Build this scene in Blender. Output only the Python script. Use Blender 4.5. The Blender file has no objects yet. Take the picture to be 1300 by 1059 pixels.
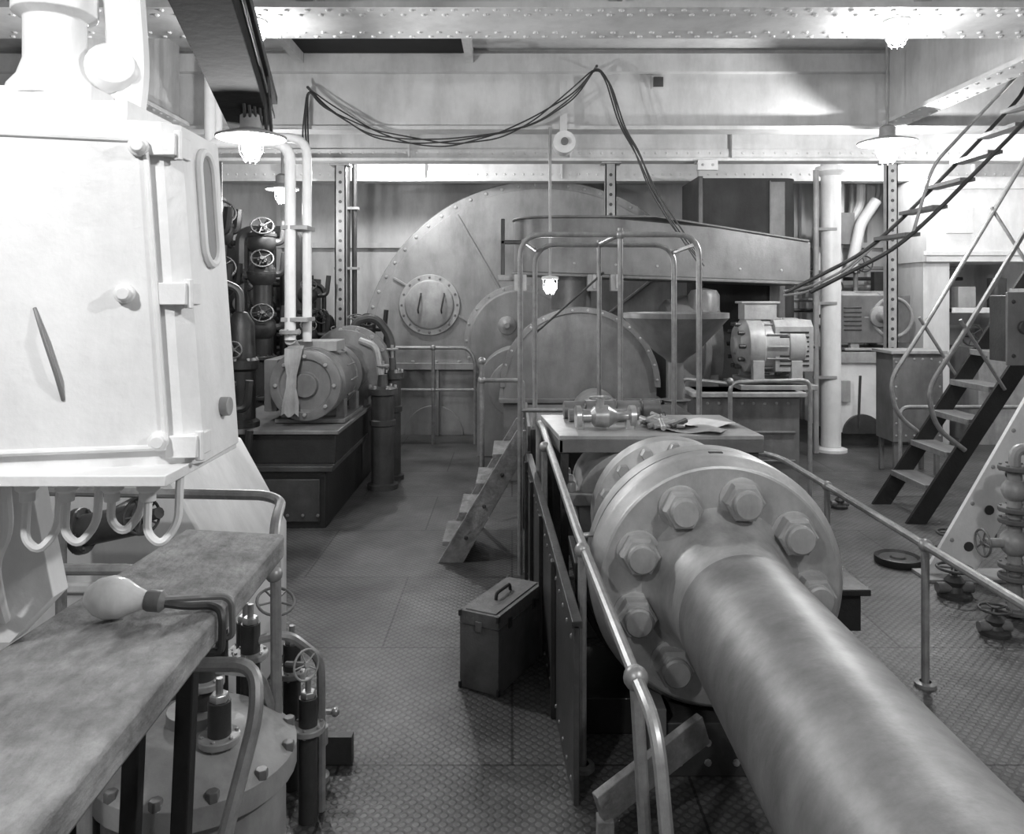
import bpy, bmesh, math, random
from mathutils import Vector, Matrix
random.seed(7)
V = Vector
sc = bpy.context.scene

# ------------------------------------------------------------ materials
def mat(name, c, rough=0.5, metal=0.0, var=0.25, scale=6.0, bump=0.0, bscale=60.0, stretch=None, emit=0, grime=0.35):
    m = bpy.data.materials.new(name); m.use_nodes = True
    nt = m.node_tree; N = nt.nodes; L = nt.links
    b = N['Principled BSDF']
    b.inputs['Roughness'].default_value = rough
    b.inputs['Metallic'].default_value = metal
    tc = N.new('ShaderNodeTexCoord')
    mp = N.new('ShaderNodeMapping'); L.new(tc.outputs['Object'], mp.inputs['Vector'])
    if stretch: mp.inputs['Scale'].default_value = stretch
    n = N.new('ShaderNodeTexNoise'); n.inputs['Scale'].default_value = scale; n.inputs['Detail'].default_value = 8
    n.inputs['Roughness'].default_value = 0.65
    L.new(mp.outputs['Vector'], n.inputs['Vector'])
    r = N.new('ShaderNodeValToRGB')
    lo = max(0.002, c * (1 - var)); hi = min(0.95, c * (1 + var * 0.7))
    r.color_ramp.elements[0].position = 0.3; r.color_ramp.elements[0].color = (lo, lo, lo, 1)
    r.color_ramp.elements[1].position = 0.68; r.color_ramp.elements[1].color = (hi, hi, hi, 1)
    L.new(n.outputs['Fac'], r.inputs['Fac'])
    # grime: patches and vertical runs
    mp2 = N.new('ShaderNodeMapping'); mp2.inputs['Scale'].default_value = (2.6, 2.6, 0.7); L.new(tc.outputs['Object'], mp2.inputs['Vector'])
    n3 = N.new('ShaderNodeTexNoise'); n3.inputs['Scale'].default_value = 1.7; n3.inputs['Detail'].default_value = 10; n3.inputs['Roughness'].default_value = 0.7
    L.new(mp2.outputs['Vector'], n3.inputs['Vector'])
    r3 = N.new('ShaderNodeValToRGB'); q = 1 - grime
    r3.color_ramp.elements[0].position = 0.33; r3.color_ramp.elements[0].color = (q, q, q, 1)
    r3.color_ramp.elements[1].position = 0.55; r3.color_ramp.elements[1].color = (1, 1, 1, 1)
    L.new(n3.outputs['Fac'], r3.inputs['Fac'])
    mx = N.new('ShaderNodeMix'); mx.data_type = 'RGBA'; mx.blend_type = 'MULTIPLY'; mx.inputs[0].default_value = 1
    L.new(r.outputs['Color'], mx.inputs[6]); L.new(r3.outputs['Color'], mx.inputs[7]); L.new(mx.outputs[2], b.inputs['Base Color'])
    if bump > 0:
        n2 = N.new('ShaderNodeTexNoise'); n2.inputs['Scale'].default_value = bscale; n2.inputs['Detail'].default_value = 4
        L.new(mp.outputs['Vector'], n2.inputs['Vector'])
        bp = N.new('ShaderNodeBump'); bp.inputs['Strength'].default_value = bump; bp.inputs['Distance'].default_value = 0.01
        L.new(n2.outputs['Fac'], bp.inputs['Height']); L.new(bp.outputs['Normal'], b.inputs['Normal'])
    if emit:
        b.inputs['Emission Color'].default_value = (1, 1, 1, 1); b.inputs['Emission Strength'].default_value = emit
    return m

WHITE = mat('white_enamel', 0.78, 0.4, var=0.12, scale=3, bump=0.15, bscale=40, grime=.15)
WALLP = mat('bulkhead_paint', 0.70, 0.5, var=0.12, scale=1.6, bump=0.1, bscale=12, grime=.2)
BEAMP = mat('beam_paint', 0.62, 0.45, var=0.15, scale=2.5, bump=0.12, bscale=20, grime=.2)
LGREY = mat('light_grey_paint', 0.36, 0.4, var=0.25, scale=5, bump=0.1)
MGREY = mat('mid_grey_paint', 0.17, 0.4, var=0.25, scale=5, bump=0.1)
GEARP = mat('gear_case_paint', 0.27, 0.5, var=0.22, scale=2.2, bump=0.1, grime=.3)
DGREY = mat('dark_grey_paint', 0.05, 0.45, var=0.4, scale=6, bump=0.15)
BLACK = mat('black_iron', 0.016, 0.5, var=0.4, scale=8, bump=0.2)
LAGG = mat('dark_lagging', 0.035, 0.85, var=0.35, scale=3, bump=0.2)
STEEL = mat('machined_steel', 0.44, 0.47, 0.5, var=0.22, scale=8, bump=0.06, bscale=80, grime=.3)
SHAFT = mat('turned_shaft_steel', 0.23, 0.47, 0.4, var=0.3, scale=6, bump=0.06, bscale=60, stretch=(1.2, 1.6, 1.2), grime=.3)
RAILM = mat('rail_steel', 0.34, 0.38, 0.4, var=0.25, scale=20)
PLANK = mat('weathered_plank', 0.27, 0.8, var=0.45, scale=11, bump=0.8, bscale=30, stretch=(1.4, 0.8, 1.4), grime=.45)
WOOD = mat('worn_timber', 0.24, 0.75, var=0.35, scale=8, bump=0.5, bscale=25, stretch=(2, 1.0, 2))
DWOOD = mat('dark_timber', 0.014, 0.95, var=0.4, scale=6, bump=0.4, bscale=20)
CASEM = mat('tool_case_board', 0.17, 0.6, var=0.3, scale=7, bump=0.3)
CABLE = mat('rubber_cable', 0.05, 0.6, var=0.3)
PAPER = mat('paper', 0.7, 0.8, var=0.1)
BRASS = mat('valve_bronze', 0.5, 0.3, 0.6, var=0.25, scale=15)
GLOW = mat('bulb_glow', 0.9, 0.3, emit=60)
GLASS = mat('frosted_bulb', 0.85, 0.15, var=0.03)
HOLE = mat('dark_recess', 0.012, 0.8, var=0.2)

def floor_mat():
    m = bpy.data.materials.new('chequer_plate'); m.use_nodes = True
    nt = m.node_tree; N = nt.nodes; L = nt.links; b = N['Principled BSDF']
    tc = N.new('ShaderNodeTexCoord')
    def mth(op, a, bb=None):
        n = N.new('ShaderNodeMath'); n.operation = op
        for i, s in enumerate((a, bb)):
            if s is None: continue
            if isinstance(s, (int, float)): n.inputs[i].default_value = s
            else: L.new(s, n.inputs[i])
        return n.outputs[0]
    sx = N.new('ShaderNodeSeparateXYZ'); L.new(tc.outputs['Object'], sx.inputs[0])
    x, y = sx.outputs[0], sx.outputs[1]
    k = 2 * math.pi / 0.044
    u = mth('MULTIPLY', mth('ADD', x, y), k * 0.5); v = mth('MULTIPLY', mth('SUBTRACT', x, y), k * 0.5)
    p = mth('ABSOLUTE', mth('MULTIPLY', mth('SINE', u), mth('SINE', v)))
    pr = N.new('ShaderNodeValToRGB'); pr.color_ramp.elements[0].position = 0.25; pr.color_ramp.elements[1].position = 0.6
    L.new(p, pr.inputs['Fac'])
    n = N.new('ShaderNodeTexNoise'); n.inputs['Scale'].default_value = 1.6; n.inputs['Detail'].default_value = 10; n.inputs['Roughness'].default_value = .7
    L.new(tc.outputs['Object'], n.inputs['Vector'])
    r = N.new('ShaderNodeValToRGB')
    r.color_ramp.elements[0].position = 0.35; r.color_ramp.elements[0].color = (0.055, 0.055, 0.055, 1)
    r.color_ramp.elements[1].position = 0.68; r.color_ramp.elements[1].color = (0.20, 0.20, 0.20, 1)
    L.new(n.outputs['Fac'], r.inputs['Fac'])
    mx = N.new('ShaderNodeMix'); mx.data_type = 'RGBA'; mx.blend_type = 'MULTIPLY'; mx.inputs[0].default_value = 1
    r2 = N.new('ShaderNodeValToRGB'); r2.color_ramp.elements[0].color = (0.62, 0.62, 0.62, 1); r2.color_ramp.elements[1].color = (1, 1, 1, 1)
    L.new(pr.outputs['Color'], r2.inputs['Fac'])
    L.new(r.outputs['Color'], mx.inputs[6]); L.new(r2.outputs['Color'], mx.inputs[7])
    br = N.new('ShaderNodeTexBrick'); br.inputs['Scale'].default_value = 1.0
    br.inputs['Brick Width'].default_value = 1.25; br.inputs['Row Height'].default_value = 0.95
    br.inputs['Mortar Size'].default_value = 0.005; br.inputs['Mortar Smooth'].default_value = 0.0
    br.inputs['Color1'].default_value = (1, 1, 1, 1); br.inputs['Color2'].default_value = (0.85, 0.85, 0.85, 1); br.inputs['Mortar'].default_value = (0.3, 0.3, 0.3, 1)
    L.new(tc.outputs['Object'], br.inputs['Vector'])
    mx2 = N.new('ShaderNodeMix'); mx2.data_type = 'RGBA'; mx2.blend_type = 'MULTIPLY'; mx2.inputs[0].default_value = 1
    L.new(mx.outputs[2], mx2.inputs[6]); L.new(br.outputs['Color'], mx2.inputs[7])
    L.new(mx2.outputs[2], b.inputs['Base Color'])
    bp = N.new('ShaderNodeBump'); bp.inputs['Strength'].default_value = 0.35; bp.inputs['Distance'].default_value = 0.004
    L.new(pr.outputs['Color'], bp.inputs['Height']); L.new(bp.outputs['Normal'], b.inputs['Normal'])
    b.inputs['Roughness'].default_value = 0.45; b.inputs['Metallic'].default_value = 0.2
    return m
FLOORM = floor_mat()

# ------------------------------------------------------------ geometry builder
def frame(d):
    d = V(d).normalized()
    a = V((0, 0, 1)) if abs(d.z) < 0.9 else V((1, 0, 0))
    u = d.cross(a).normalized(); w = d.cross(u).normalized()
    return d, u, w

def fillet(pts, rad, n=5):
    pts = [V(p) for p in pts]
    if len(pts) < 3 or rad <= 0: return pts
    out = [pts[0]]
    for i in range(1, len(pts) - 1):
        p = pts[i]; a = pts[i - 1] - p; b = pts[i + 1] - p
        r = min(rad, a.length * 0.48, b.length * 0.48)
        A = p + a.normalized() * r; B = p + b.normalized() * r
        for k in range(n + 1):
            t = k / n
            out.append(A * (1 - t) ** 2 + p * 2 * t * (1 - t) + B * t * t)
    out.append(pts[-1]); return out

class G:
    def __init__(s, name):
        s.name = name; s.bm = bmesh.new(); s.mats = []
    def mi(s, m):
        if m not in s.mats: s.mats.append(m)
        return s.mats.index(m)
    def add(s, vs, fs, m):
        k = s.mi(m); bv = [s.bm.verts.new(v) for v in vs]
        for f in fs:
            try:
                q = s.bm.faces.new([bv[i] for i in f]); q.material_index = k
            except ValueError: pass
        return s
    def box(s, x0, x1, y0, y1, z0, z1, m):
        vs = [(x, y, z) for x in (x0, x1) for y in (y0, y1) for z in (z0, z1)]
        return s.add(vs, [(0, 1, 3, 2), (4, 6, 7, 5), (0, 4, 5, 1), (2, 3, 7, 6), (0, 2, 6, 4), (1, 5, 7, 3)], m)
    def bar(s, p0, p1, w, h, m, up=(0, 0, 1)):
        p0 = V(p0); p1 = V(p1); d = (p1 - p0).normalized(); u = d.cross(V(up))
        if u.length < 1e-4: u = V((1, 0, 0))
        u.normalize(); t = u.cross(d).normalized()
        vs = [p + u * a * w / 2 + t * b * h / 2 for p in (p0, p1) for a, b in ((-1, -1), (1, -1), (1, 1), (-1, 1))]
        return s.add(vs, [(0, 1, 2, 3), (7, 6, 5, 4), (0, 4, 5, 1), (1, 5, 6, 2), (2, 6, 7, 3), (3, 7, 4, 0)], m)
    def prism(s, pts, vec, m):
        n = len(pts); vec = V(vec); vs = [V(p) for p in pts] + [V(p) + vec for p in pts]
        fs = [tuple(range(n)), tuple(range(2 * n - 1, n - 1, -1))] + [(i, (i + 1) % n, n + (i + 1) % n, n + i) for i in range(n)]
        return s.add(vs, fs, m)
    def loft(s, bot, top, m):
        n = len(bot); vs = [V(p) for p in bot] + [V(p) for p in top]
        fs = [tuple(range(n)), tuple(range(2 * n - 1, n - 1, -1))] + [(i, (i + 1) % n, n + (i + 1) % n, n + i) for i in range(n)]
        return s.add(vs, fs, m)
    def lathe(s, o, ax, prof, m, segs=24, a0=0.0, a1=None):
        o = V(o); d, u, w = frame(ax); vs = []; rings = []
        full = a1 is None; span = 2 * math.pi if full else a1 - a0; cnt = segs if full else segs + 1
        for r, t in prof:
            if r < 1e-6:
                rings.append([len(vs)]); vs.append(o + d * t)
            else:
                st = len(vs)
                for i in range(cnt):
                    a = a0 + span * i / segs
                    vs.append(o + d * t + (u * math.cos(a) + w * math.sin(a)) * r)
                rings.append(list(range(st, st + cnt)))
        fs = []
        for A, B in zip(rings, rings[1:]):
            for i in range(segs):
                j = (i + 1) % segs if full else i + 1
                if len(A) == 1 and len(B) == 1: continue
                if len(A) == 1: fs.append((A[0], B[j], B[i]))
                elif len(B) == 1: fs.append((A[i], A[j], B[0]))
                else: fs.append((A[i], A[j], B[j], B[i]))
        return s.add(vs, fs, m)
    def cyl(s, p0, p1, r, m, r1=None, segs=20):
        p0 = V(p0); p1 = V(p1); L = (p1 - p0).length; r1 = r if r1 is None else r1
        return s.lathe(p0, p1 - p0, [(0, 0), (r, 0), (r1, L), (0, L)], m, segs)
    def tube(s, pts, r, m, segs=10, rad=0.0, closed=False):
        pts = fillet(pts, rad) if rad > 0 else [V(p) for p in pts]
        n = len(pts); vs = []; prev = None
        for i, p in enumerate(pts):
            if closed: t = pts[(i + 1) % n] - pts[i - 1]
            elif i == 0: t = pts[1] - pts[0]
            elif i == n - 1: t = pts[-1] - pts[-2]
            else: t = (pts[i + 1] - p).normalized() + (p - pts[i - 1]).normalized()
            t.normalize()
            if prev is None: _, u, _ = frame(t)
            else:
                u = prev - t * prev.dot(t)
                if u.length < 1e-5: _, u, _ = frame(t)
                u.normalize()
            prev = u; w = t.cross(u)
            for k in range(segs):
                a = 2 * math.pi * k / segs; vs.append(p + (u * math.cos(a) + w * math.sin(a)) * r)
        fs = []
        for i in range(n if closed else n - 1):
            j = (i + 1) % n
            for k in range(segs):
                l = (k + 1) % segs; fs.append((i * segs + k, i * segs + l, j * segs + l, j * segs + k))
        if not closed:
            fs.append(tuple(range(segs - 1, -1, -1))); fs.append(tuple(range((n - 1) * segs, n * segs)))
        return s.add(vs, fs, m)
    def ring(s, o, ax, R, r, m, segs=28, ts=8):
        d, u, w = frame(ax); o = V(o)
        return s.tube([o + (u * math.cos(2 * math.pi * i / segs) + w * math.sin(2 * math.pi * i / segs)) * R for i in range(segs)], r, m, ts, closed=True)
    def ball(s, c, r, m, segs=16, sc=1.0):
        n = 8
        return s.lathe(V(c) - V((0, 0, r * sc)), (0, 0, 1), [(r * math.sin(math.pi * i / n), r * sc * (1 - math.cos(math.pi * i / n))) for i in range(n + 1)], m, segs)
    def rivet(s, c, ax, r, m):
        return s.lathe(c, ax, [(r, 0), (r * .75, r * .5), (0, r * .75)], m, 8)
    def hexn(s, c, ax, r, h, m):
        return s.lathe(c, ax, [(0, 0), (r, 0), (r, h * .8), (r * .88, h), (0, h)], m, 6)
    def wheel(s, c, ax, R, m, r=None, sp=5):
        r = r or R * .09; s.ring(c, ax, R, r, m, 24, 6); d, u, w = frame(ax); c = V(c)
        s.cyl(c - d * r * 1.5, c + d * r * 1.5, R * .2, m, segs=10)
        for i in range(sp):
            a = 2 * math.pi * i / sp; e = c + (u * math.cos(a) + w * math.sin(a)) * R; s.tube([c, e], r * .7, m, 6)
        return s
    def flange(s, c, ax, R, t, m, nb=8, bm=None):
        d, u, w = frame(ax); c = V(c); s.lathe(c - d * t / 2, ax, [(0, 0), (R * .96, 0), (R, t * .15), (R, t * .85), (R * .96, t), (0, t)], m, 24)
        for i in range(nb):
            a = 2 * math.pi * i / nb; p = c + (u * math.cos(a) + w * math.sin(a)) * R * .82
            s.hexn(p + d * t / 2, d, R * .1, R * .1, bm or m); s.hexn(p - d * t / 2, -d, R * .1, R * .1, bm or m)
        return s
    def done(s, bevel=0.0, ang=35):
        bm = s.bm; bmesh.ops.recalc_face_normals(bm, faces=bm.faces)
        for f in bm.faces: f.smooth = True
        me = bpy.data.meshes.new(s.name); bm.to_mesh(me); bm.free()
        for m in s.mats: me.materials.append(m)
        try: me.set_sharp_from_angle(angle=math.radians(ang))
        except Exception: pass
        o = bpy.data.objects.new(s.name, me); sc.collection.objects.link(o)
        if bevel > 0:
            b = o.modifiers.new('bevel', 'BEVEL'); b.width = bevel; b.segments = 2; b.limit_method = 'ANGLE'; b.angle_limit = math.radians(50)
        return o

# ------------------------------------------------------------ room shell
G('floor').box(-5.2, 6.4, -1.5, 11, -0.1, 0, FLOORM).done()
G('ceiling').box(-5.2, 6.4, -1.5, 11, 3.75, 3.85, BEAMP).done()
g = G('wall_back').box(-5.2, 6.4, 10.9, 11, 0, 3.75, WALLP)
for x in (-4.2, -3.2, -2.3, 3.1, 4.0, 4.9, 5.8): g.box(x - .03, x + .03, 10.8, 10.9, 0, 3.75, WALLP)
g.box(-5.2, 6.4, 10.78, 10.9, 2.35, 2.42, WALLP).box(-5.2, 6.4, 10.78, 10.9, 1.25, 1.3, WALLP)
g.done()
G('wall_left').box(-5.3, -5.2, -1.5, 11, 0, 3.75, WALLP).done()
G('wall_right').box(6.4, 6.5, -1.5, 11, 0, 3.75, WALLP).done()

def beam(Y, zb, fw, x0=-5.2, x1=6.4, rows=(), step=0.12, facerow=False, strip=None, stiff=True):
    g = G('ceiling_beam')
    g.box(x0, x1, Y - fw / 2, Y + fw / 2, zb, zb + .03, BEAMP)
    g.box(x0, x1, Y - .012, Y + .012, zb + .03, 3.75, BEAMP)
    for ri, ry in enumerate(rows):
        n = int((x1 - x0) / step)
        for i in range(n): g.rivet((x0 + step * (i + .5 + (.5 if ri % 2 else 0)), Y + ry, zb), (0, 0, -1), .016, BEAMP)
    if facerow:
        g.box(x0, x1, Y - .03, Y - .012, zb + .03, zb + .13, BEAMP)
        n = int((x1 - x0) / .11)
        for i in range(n): g.rivet((x0 + .11 * (i + .5), Y - .03, zb + .09), (0, -1, 0), .014, BEAMP)
    if strip:
        g.box(x0, x1, Y - .09, Y - .012, strip, strip + .025, BEAMP)
        g.box(x0, x1, Y - .09, Y - .08, strip + .025, 3.7, BEAMP)
    if stiff:
        x = x0 + .9
        while x < x1:
            g.box(x - .008, x + .008, Y - fw * .4, Y - .012, zb + .03, 3.75, BEAMP); x += 1.63
    return g.done()
beam(4.35, 3.2, .5, rows=(-.21, -.14, .14, .21), step=.11)
beam(2.3, 3.25, .4, rows=(-.14, .14))
beam(6.6, 3.07, .2, strip=3.55, stiff=False)
beam(8.0, 3.05, .2, facerow=True)
beam(9.4, 3.05, .2, facerow=True)
def girder(X, y0, y1, zb):
    g = G('deck_girder'); g.box(X - .1, X + .1, y0, y1, zb, zb + .03, BEAMP); g.box(X - .012, X + .012, y0, y1, zb + .03, 3.75, BEAMP)
    for i in range(int((y1 - y0) / .12)): g.rivet((X - .07, y0 + .12 * (i + .5), zb), (0, 0, -1), .014, BEAMP); g.rivet((X + .07, y0 + .12 * (i + .5), zb), (0, 0, -1), .014, BEAMP)
    g.done()
girder(3.12, 4.63, 6.48, 3.09); girder(-2.75, 4.63, 6.48, 3.09)
G('ceiling_hatch').box(-1.72, -.38, 5.75, 6.5, 3.70, 3.75, HOLE).box(-1.78, -.32, 5.70, 5.75, 3.68, 3.75, BEAMP).box(-1.78, -1.72, 5.7, 6.5, 3.62, 3.75, BEAMP).box(-.38, -.32, 5.7, 6.5, 3.62, 3.75, BEAMP).done()
G('girder_plate').box(1.18, 1.26, 6.56, 6.588, 3.44, 3.52, DGREY).box(1.165, 1.275, 6.575, 6.588, 3.425, 3.535, BEAMP).done()
g = G('hanger_bracket'); g.box(.39, .45, 6.42, 6.44, 2.92, 3.45, BEAMP); g.box(.33, .51, 6.44, 6.5, 3.06, 3.1, BEAMP)
g.cyl((.42, 6.3, 2.93), (.42, 6.46, 2.93), .09, WHITE); g.cyl((.42, 6.27, 2.93), (.42, 6.3, 2.93), .03, MGREY); g.done()
g = G('beam_clip'); g.box(1.85, 2.05, 7.84, 7.89, 2.95, 3.05, BEAMP); g.rivet((1.9, 7.84, 3.0), (0, -1, 0), .015, LGREY); g.rivet((2.0, 7.84, 3.0), (0, -1, 0), .015, LGREY); g.box(1.85, 2.05, 7.86, 8.0, 3.03, 3.05, BEAMP); g.done()

def stanchion(X, Y, z0, z1, w=.11):
    g = G('pierced_stanchion'); g.box(X - w / 2, X + w / 2, Y - .03, Y - .02, z0, z1, LGREY)
    g.box(X - w / 2, X - w / 2 + .012, Y - .03, Y + .05, z0, z1, LGREY); g.box(X + w / 2 - .012, X + w / 2, Y - .03, Y + .05, z0, z1, LGREY)
    z = z0 + .06
    while z < z1 - .04:
        g.cyl((X, Y - .033, z), (X, Y - .029, z), .017, DGREY, segs=12); z += .1
    g.box(X - .1, X + .1, Y - .08, Y + .08, z0, z0 + .015, LGREY); g.box(X - .1, X + .1, Y - .08, Y + .08, z1 - .015, z1, LGREY)
    g.done()
stanchion(1.0, 8.0, 2.46, 3.045); stanchion(-1.76, 8.1, 0, 3.045); stanchion(3.85, 8.0, 1.0, 3.045)

# ------------------------------------------------------------ gear casing
g = G('gear_casing')
cx, cz, R = .38, .86, 2.24
def arc(cx, cz, R, a0, a1, n, y): return [(cx + R * math.cos(a0 + (a1 - a0) * i / n), y, cz + R * math.sin(a0 + (a1 - a0) * i / n)) for i in range(n + 1)]
g.prism(arc(cx, cz, R, 0, math.pi, 48, 9.6), (0, .95, 0), GEARP)
g.prism(arc(cx, cz, R - .1, 0, math.pi, 48, 9.57), (0, .04, 0), GEARP)
o_ = arc(cx, cz, R + .05, 0, math.pi, 48, 9.9); i_ = arc(cx, cz, R - .02, 0, math.pi, 48, 9.9)
g.prism(o_ + i_[::-1], (0, .08, 0), GEARP)
for i in range(34):
    a = math.pi * (i + .5) / 34; g.rivet((cx + (R - .05) * math.cos(a), 9.6, cz + (R - .05) * math.sin(a)), (0, -1, 0), .022, LGREY)
g.box(cx - R - .08, cx + R + .08, 9.5, 10.6, .80, .88, GEARP)
g.box(cx - R + .1, cx + R - .1, 9.6, 10.5, 0, .80, GEARP)
for i in range(16): g.hexn((cx - R + .1 + .28 * i, 9.54, .88), (0, 0, 1), .025, .03, LGREY)
for x in (-1.5, -.9, -.3): g.box(x - .015, x + .015, 9.52, 9.6, 0, .8, GEARP)
g.prism(arc(-.95, .0, .36, 0, math.pi, 20, 9.57), (0, .05, 0), GEARP)
hc = V((-1.0, 9.57, 1.585))
g.lathe(hc, (0, -1, 0), [(.37, 0), (.37, .03), (.30, .03), (.29, .05), (.27, .06), (0, .06)], LGREY, 36)
for i in range(16):
    a = 2 * math.pi * i / 16; g.rivet(hc + V((math.cos(a) * .335, -.03, math.sin(a) * .335)), (0, -1, 0), .016, MGREY)
for dx in (-.13, .15): g.tube([hc + V((dx, -.06, -.1)), hc + V((dx + .0, -.11, -.06)), hc + V((dx + .03, -.11, .1)), hc + V((dx + .03, -.06, .14))], .011, DGREY, 6)
g.lathe((.1, 9.57, 1.15), (0, -1, 0), [(.68, 0), (.68, .05), (.62, .07), (.60, .10), (0, .12)], GEARP, 40)
for i in range(20):
    a = 2 * math.pi * i / 20; g.rivet((.1 + math.cos(a) * .65, 9.51, 1.15 + math.sin(a) * .65), (0, -1, 0), .018, LGREY)
g.lathe((-.06, 9.46, 1.34), (0, -1, 0), [(.11, 0), (.11, .03), (.07, .04), (.03, .08), (0, .08)], LGREY, 20)
for a in (60, 120, 150, 38):
    a = math.radians(a); g.bar((cx + .9 * math.cos(a), 9.565, cz + .9 * math.sin(a)), (cx + 2.1 * math.cos(a), 9.565, cz + 2.1 * math.sin(a)), .03, .03, GEARP, (0, 1, 0))
g.done(.006)

g = G('coupling_guard')
g.prism(arc(.62, .86, .70, 0, math.pi, 32, 7.2) + [(-.08, 7.2, 0.0), (1.32, 7.2, 0.0)], (0, .75, 0), MGREY)
o_ = arc(.62, .86, .735, 0, math.pi, 32, 7.17); i_ = arc(.62, .86, .68, 0, math.pi, 32, 7.17)
g.prism(o_ + i_[::-1], (0, .05, 0), MGREY)
for i in range(16):
    a = math.pi * (i + .5) / 16; g.rivet((.62 + .707 * math.cos(a), 7.17, .86 + .707 * math.sin(a)), (0, -1, 0), .012, LGREY)
g.box(-.12, 1.36, 7.14, 7.95, .72, .76, MGREY)
g.done(.005)

g = G('bearing_cover')
g.prism(arc(.05, .72, .42, 0, math.pi, 24, 8.3) + [(-.37, 8.3, 0), (.47, 8.3, 0)], (0, .6, 0), GEARP)
g.lathe((.05, 8.3, .72), (0, -1, 0), [(.3, 0), (.3, .04), (.24, .06), (0, .07)], GEARP, 28)
g.done(.006)

# ------------------------------------------------------------ steam trunk
g = G('steam_trunk')
def zt(x): return 2.45 + (2.21 - 2.45) * max(0, (x - 1.4)) / 1.5
def zb(x): return 1.93 + (1.83 - 1.93) * x / 2.87
plan = [(2.88, 7.6)] + [(x, 7.6) for x in (2.2, 1.7, 1.4, .8, .42)] + [(.42 - .4 * math.sin(a), 8.0 - .4 * math.cos(a)) for a in [math.pi * i / 12 for i in range(1, 12)]] + [(.42, 8.4), (1.4, 8.4), (2.88, 8.4)]
g.loft([(x, y, zb(x)) for x, y in plan], [(x, y, zt(x)) for x, y in plan], MGREY)
pl2 = [(x, y - .03 if y < 8 else y + .03) for x, y in plan]
g.loft([(x - .02, y, zb(x) - .03) for x, y in pl2], [(x - .02, y, zb(x)) for x, y in pl2], MGREY)
g.loft([(x - .02, y, zt(x) - .0) for x, y in pl2], [(x - .02, y, zt(x) + .02) for x, y in pl2], MGREY)
for x in (.6, 1.0, 1.4, 1.8, 2.2, 2.6): g.rivet((x, 7.6, zb(x) + .1), (0, -1, 0), .015, LGREY)
for x in (.08, .78, 1.0): g.box(x - .06, x + .06, 7.5, 7.62, 1.74, 1.9, LGREY); g.box(x - .015, x + .015, 7.45, 7.5, 1.76, 1.9, LGREY)
g.box(-.11, -.07, 7.7, 7.74, 1.88, 2.45, DGREY); g.box(-.11, .1, 7.7, 7.74, 2.2, 2.24, DGREY); g.box(-.14, .1, 7.68, 7.76, 1.84, 1.90, LGREY)
g.cyl((.6, 8.0, .0 + 1.56), (.6, 8.0, 1.95), .2, MGREY)
g.done(.008)

g = G('condenser_housing')
rp = []
for (x, y, a0) in ((2.93, 8.60, -90), (2.93, 9.1, 0)):
    for i in range(7): a = math.radians(a0 + 15 * i); rp.append((x + .14 * math.cos(a), y + .14 * math.sin(a)))
rp += [(2.05, 9.24), (2.05, 8.46)]
g.loft([(x, y, 0) for x, y in rp], [(x, y, 2.96) for x, y in rp], LAGG)
g.box(2.0, 2.05, 8.45, 9.26, 1.9, 2.98, DGREY); g.box(2.76, 2.775, 8.44, 8.46, 0, 2.93, MGREY); g.box(2.775, 2.93, 8.45, 8.46, 0, 2.92, MGREY)
g.done(.008)

g = G('turbine_casing')
g.lathe((1.5, 7.85, 1.2), (1, 0, 0), [(0, 0), (.42, 0), (.46, .04), (.46, .1), (.50, .2), (.50, .3), (.54, .3), (.54, .36), (.5, .36), (.5, .48)], MGREY, 32)
g.box(1.45, 1.95, 7.42, 8.3, 0, 1.2, MGREY); g.box(1.42, 1.97, 7.4, 8.33, 1.14, 1.2, LGREY)
g.lathe((1.85, 7.6, 1.6), (0, 0, 1), [(.15, -.2), (.15, .1), (.12, .15), (0, .17)], MGREY, 20)
g.done(.006)

# ------------------------------------------------------------ electric motors
def motor(name, c, ax, L, R, m, tb=True, legs=.06):
    g = G(name); c = V(c); d, u, w = frame(ax); a = c - d * L / 2
    g.lathe(a, ax, [(0, 0), (R * .3, 0), (R * .35, .02), (R * .7, .03), (R * .92, L * .12), (R, L * .14), (R, L * .34), (R * .95, L * .35), (R * .95, L * .65), (R, L * .66), (R, L * .86), (R * .92, L * .88), (R * .8, L - .01), (R * .35, L), (R * .3, L + .03), (0, L + .03)], m, 36)
    for t in (.05, .95):
        for i in range(10):
            an = 2 * math.pi * i / 10; p = a + d * (L * t) + (u * math.cos(an) + w * math.sin(an)) * R * .8
            g.cyl(p - d * .03, p + d * .03, R * .08, DGREY, segs=8)
    for i in range(14):
        an = 2 * math.pi * i / 14; p = a + (u * math.cos(an) + w * math.sin(an)) * R
        g.bar(p + d * L * .36, p + d * L * .64, .012, .012, m)
    side = V((0, 0, 1)).cross(d).normalized()
    for sgn in (-1, 1):
        for t in (.25, .75):
            p = a + d * L * t + side * sgn * R * .8
            g.bar(p + V((0, 0, -R * .5)), p + V((0, 0, -R - legs)), .07, .1, m, d)
    g.bar(a + d * L * .1 + V((0, 0, -R - legs)), a + d * L * .9 + V((0, 0, -R - legs)), R * 2, .03, m)
    if tb:
        g.bar(a + d * L * .12 + V((0, 0, R + .06)), a + d * L * .55 + V((0, 0, R + .06)), R * .8, .15, m)
        g.bar(a + d * L * .08 + V((0, 0, R + .14)), a + d * L * .59 + V((0, 0, R + .14)), R * .9, .02, LGREY)
    return g
g = motor('electric_motor', (2.36, 7.22, 1.245), (1, 0, 0), .68, .25, LGREY)
g.prism([(2.34, 7.0 + .0, 1.02), (2.34, 7.0, 1.42), (2.34, 7.06, 1.48), (2.34, 7.38, 1.48), (2.34, 7.44, 1.42), (2.34, 7.44, 1.02)], (.34, 0, 0), LGREY)
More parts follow.
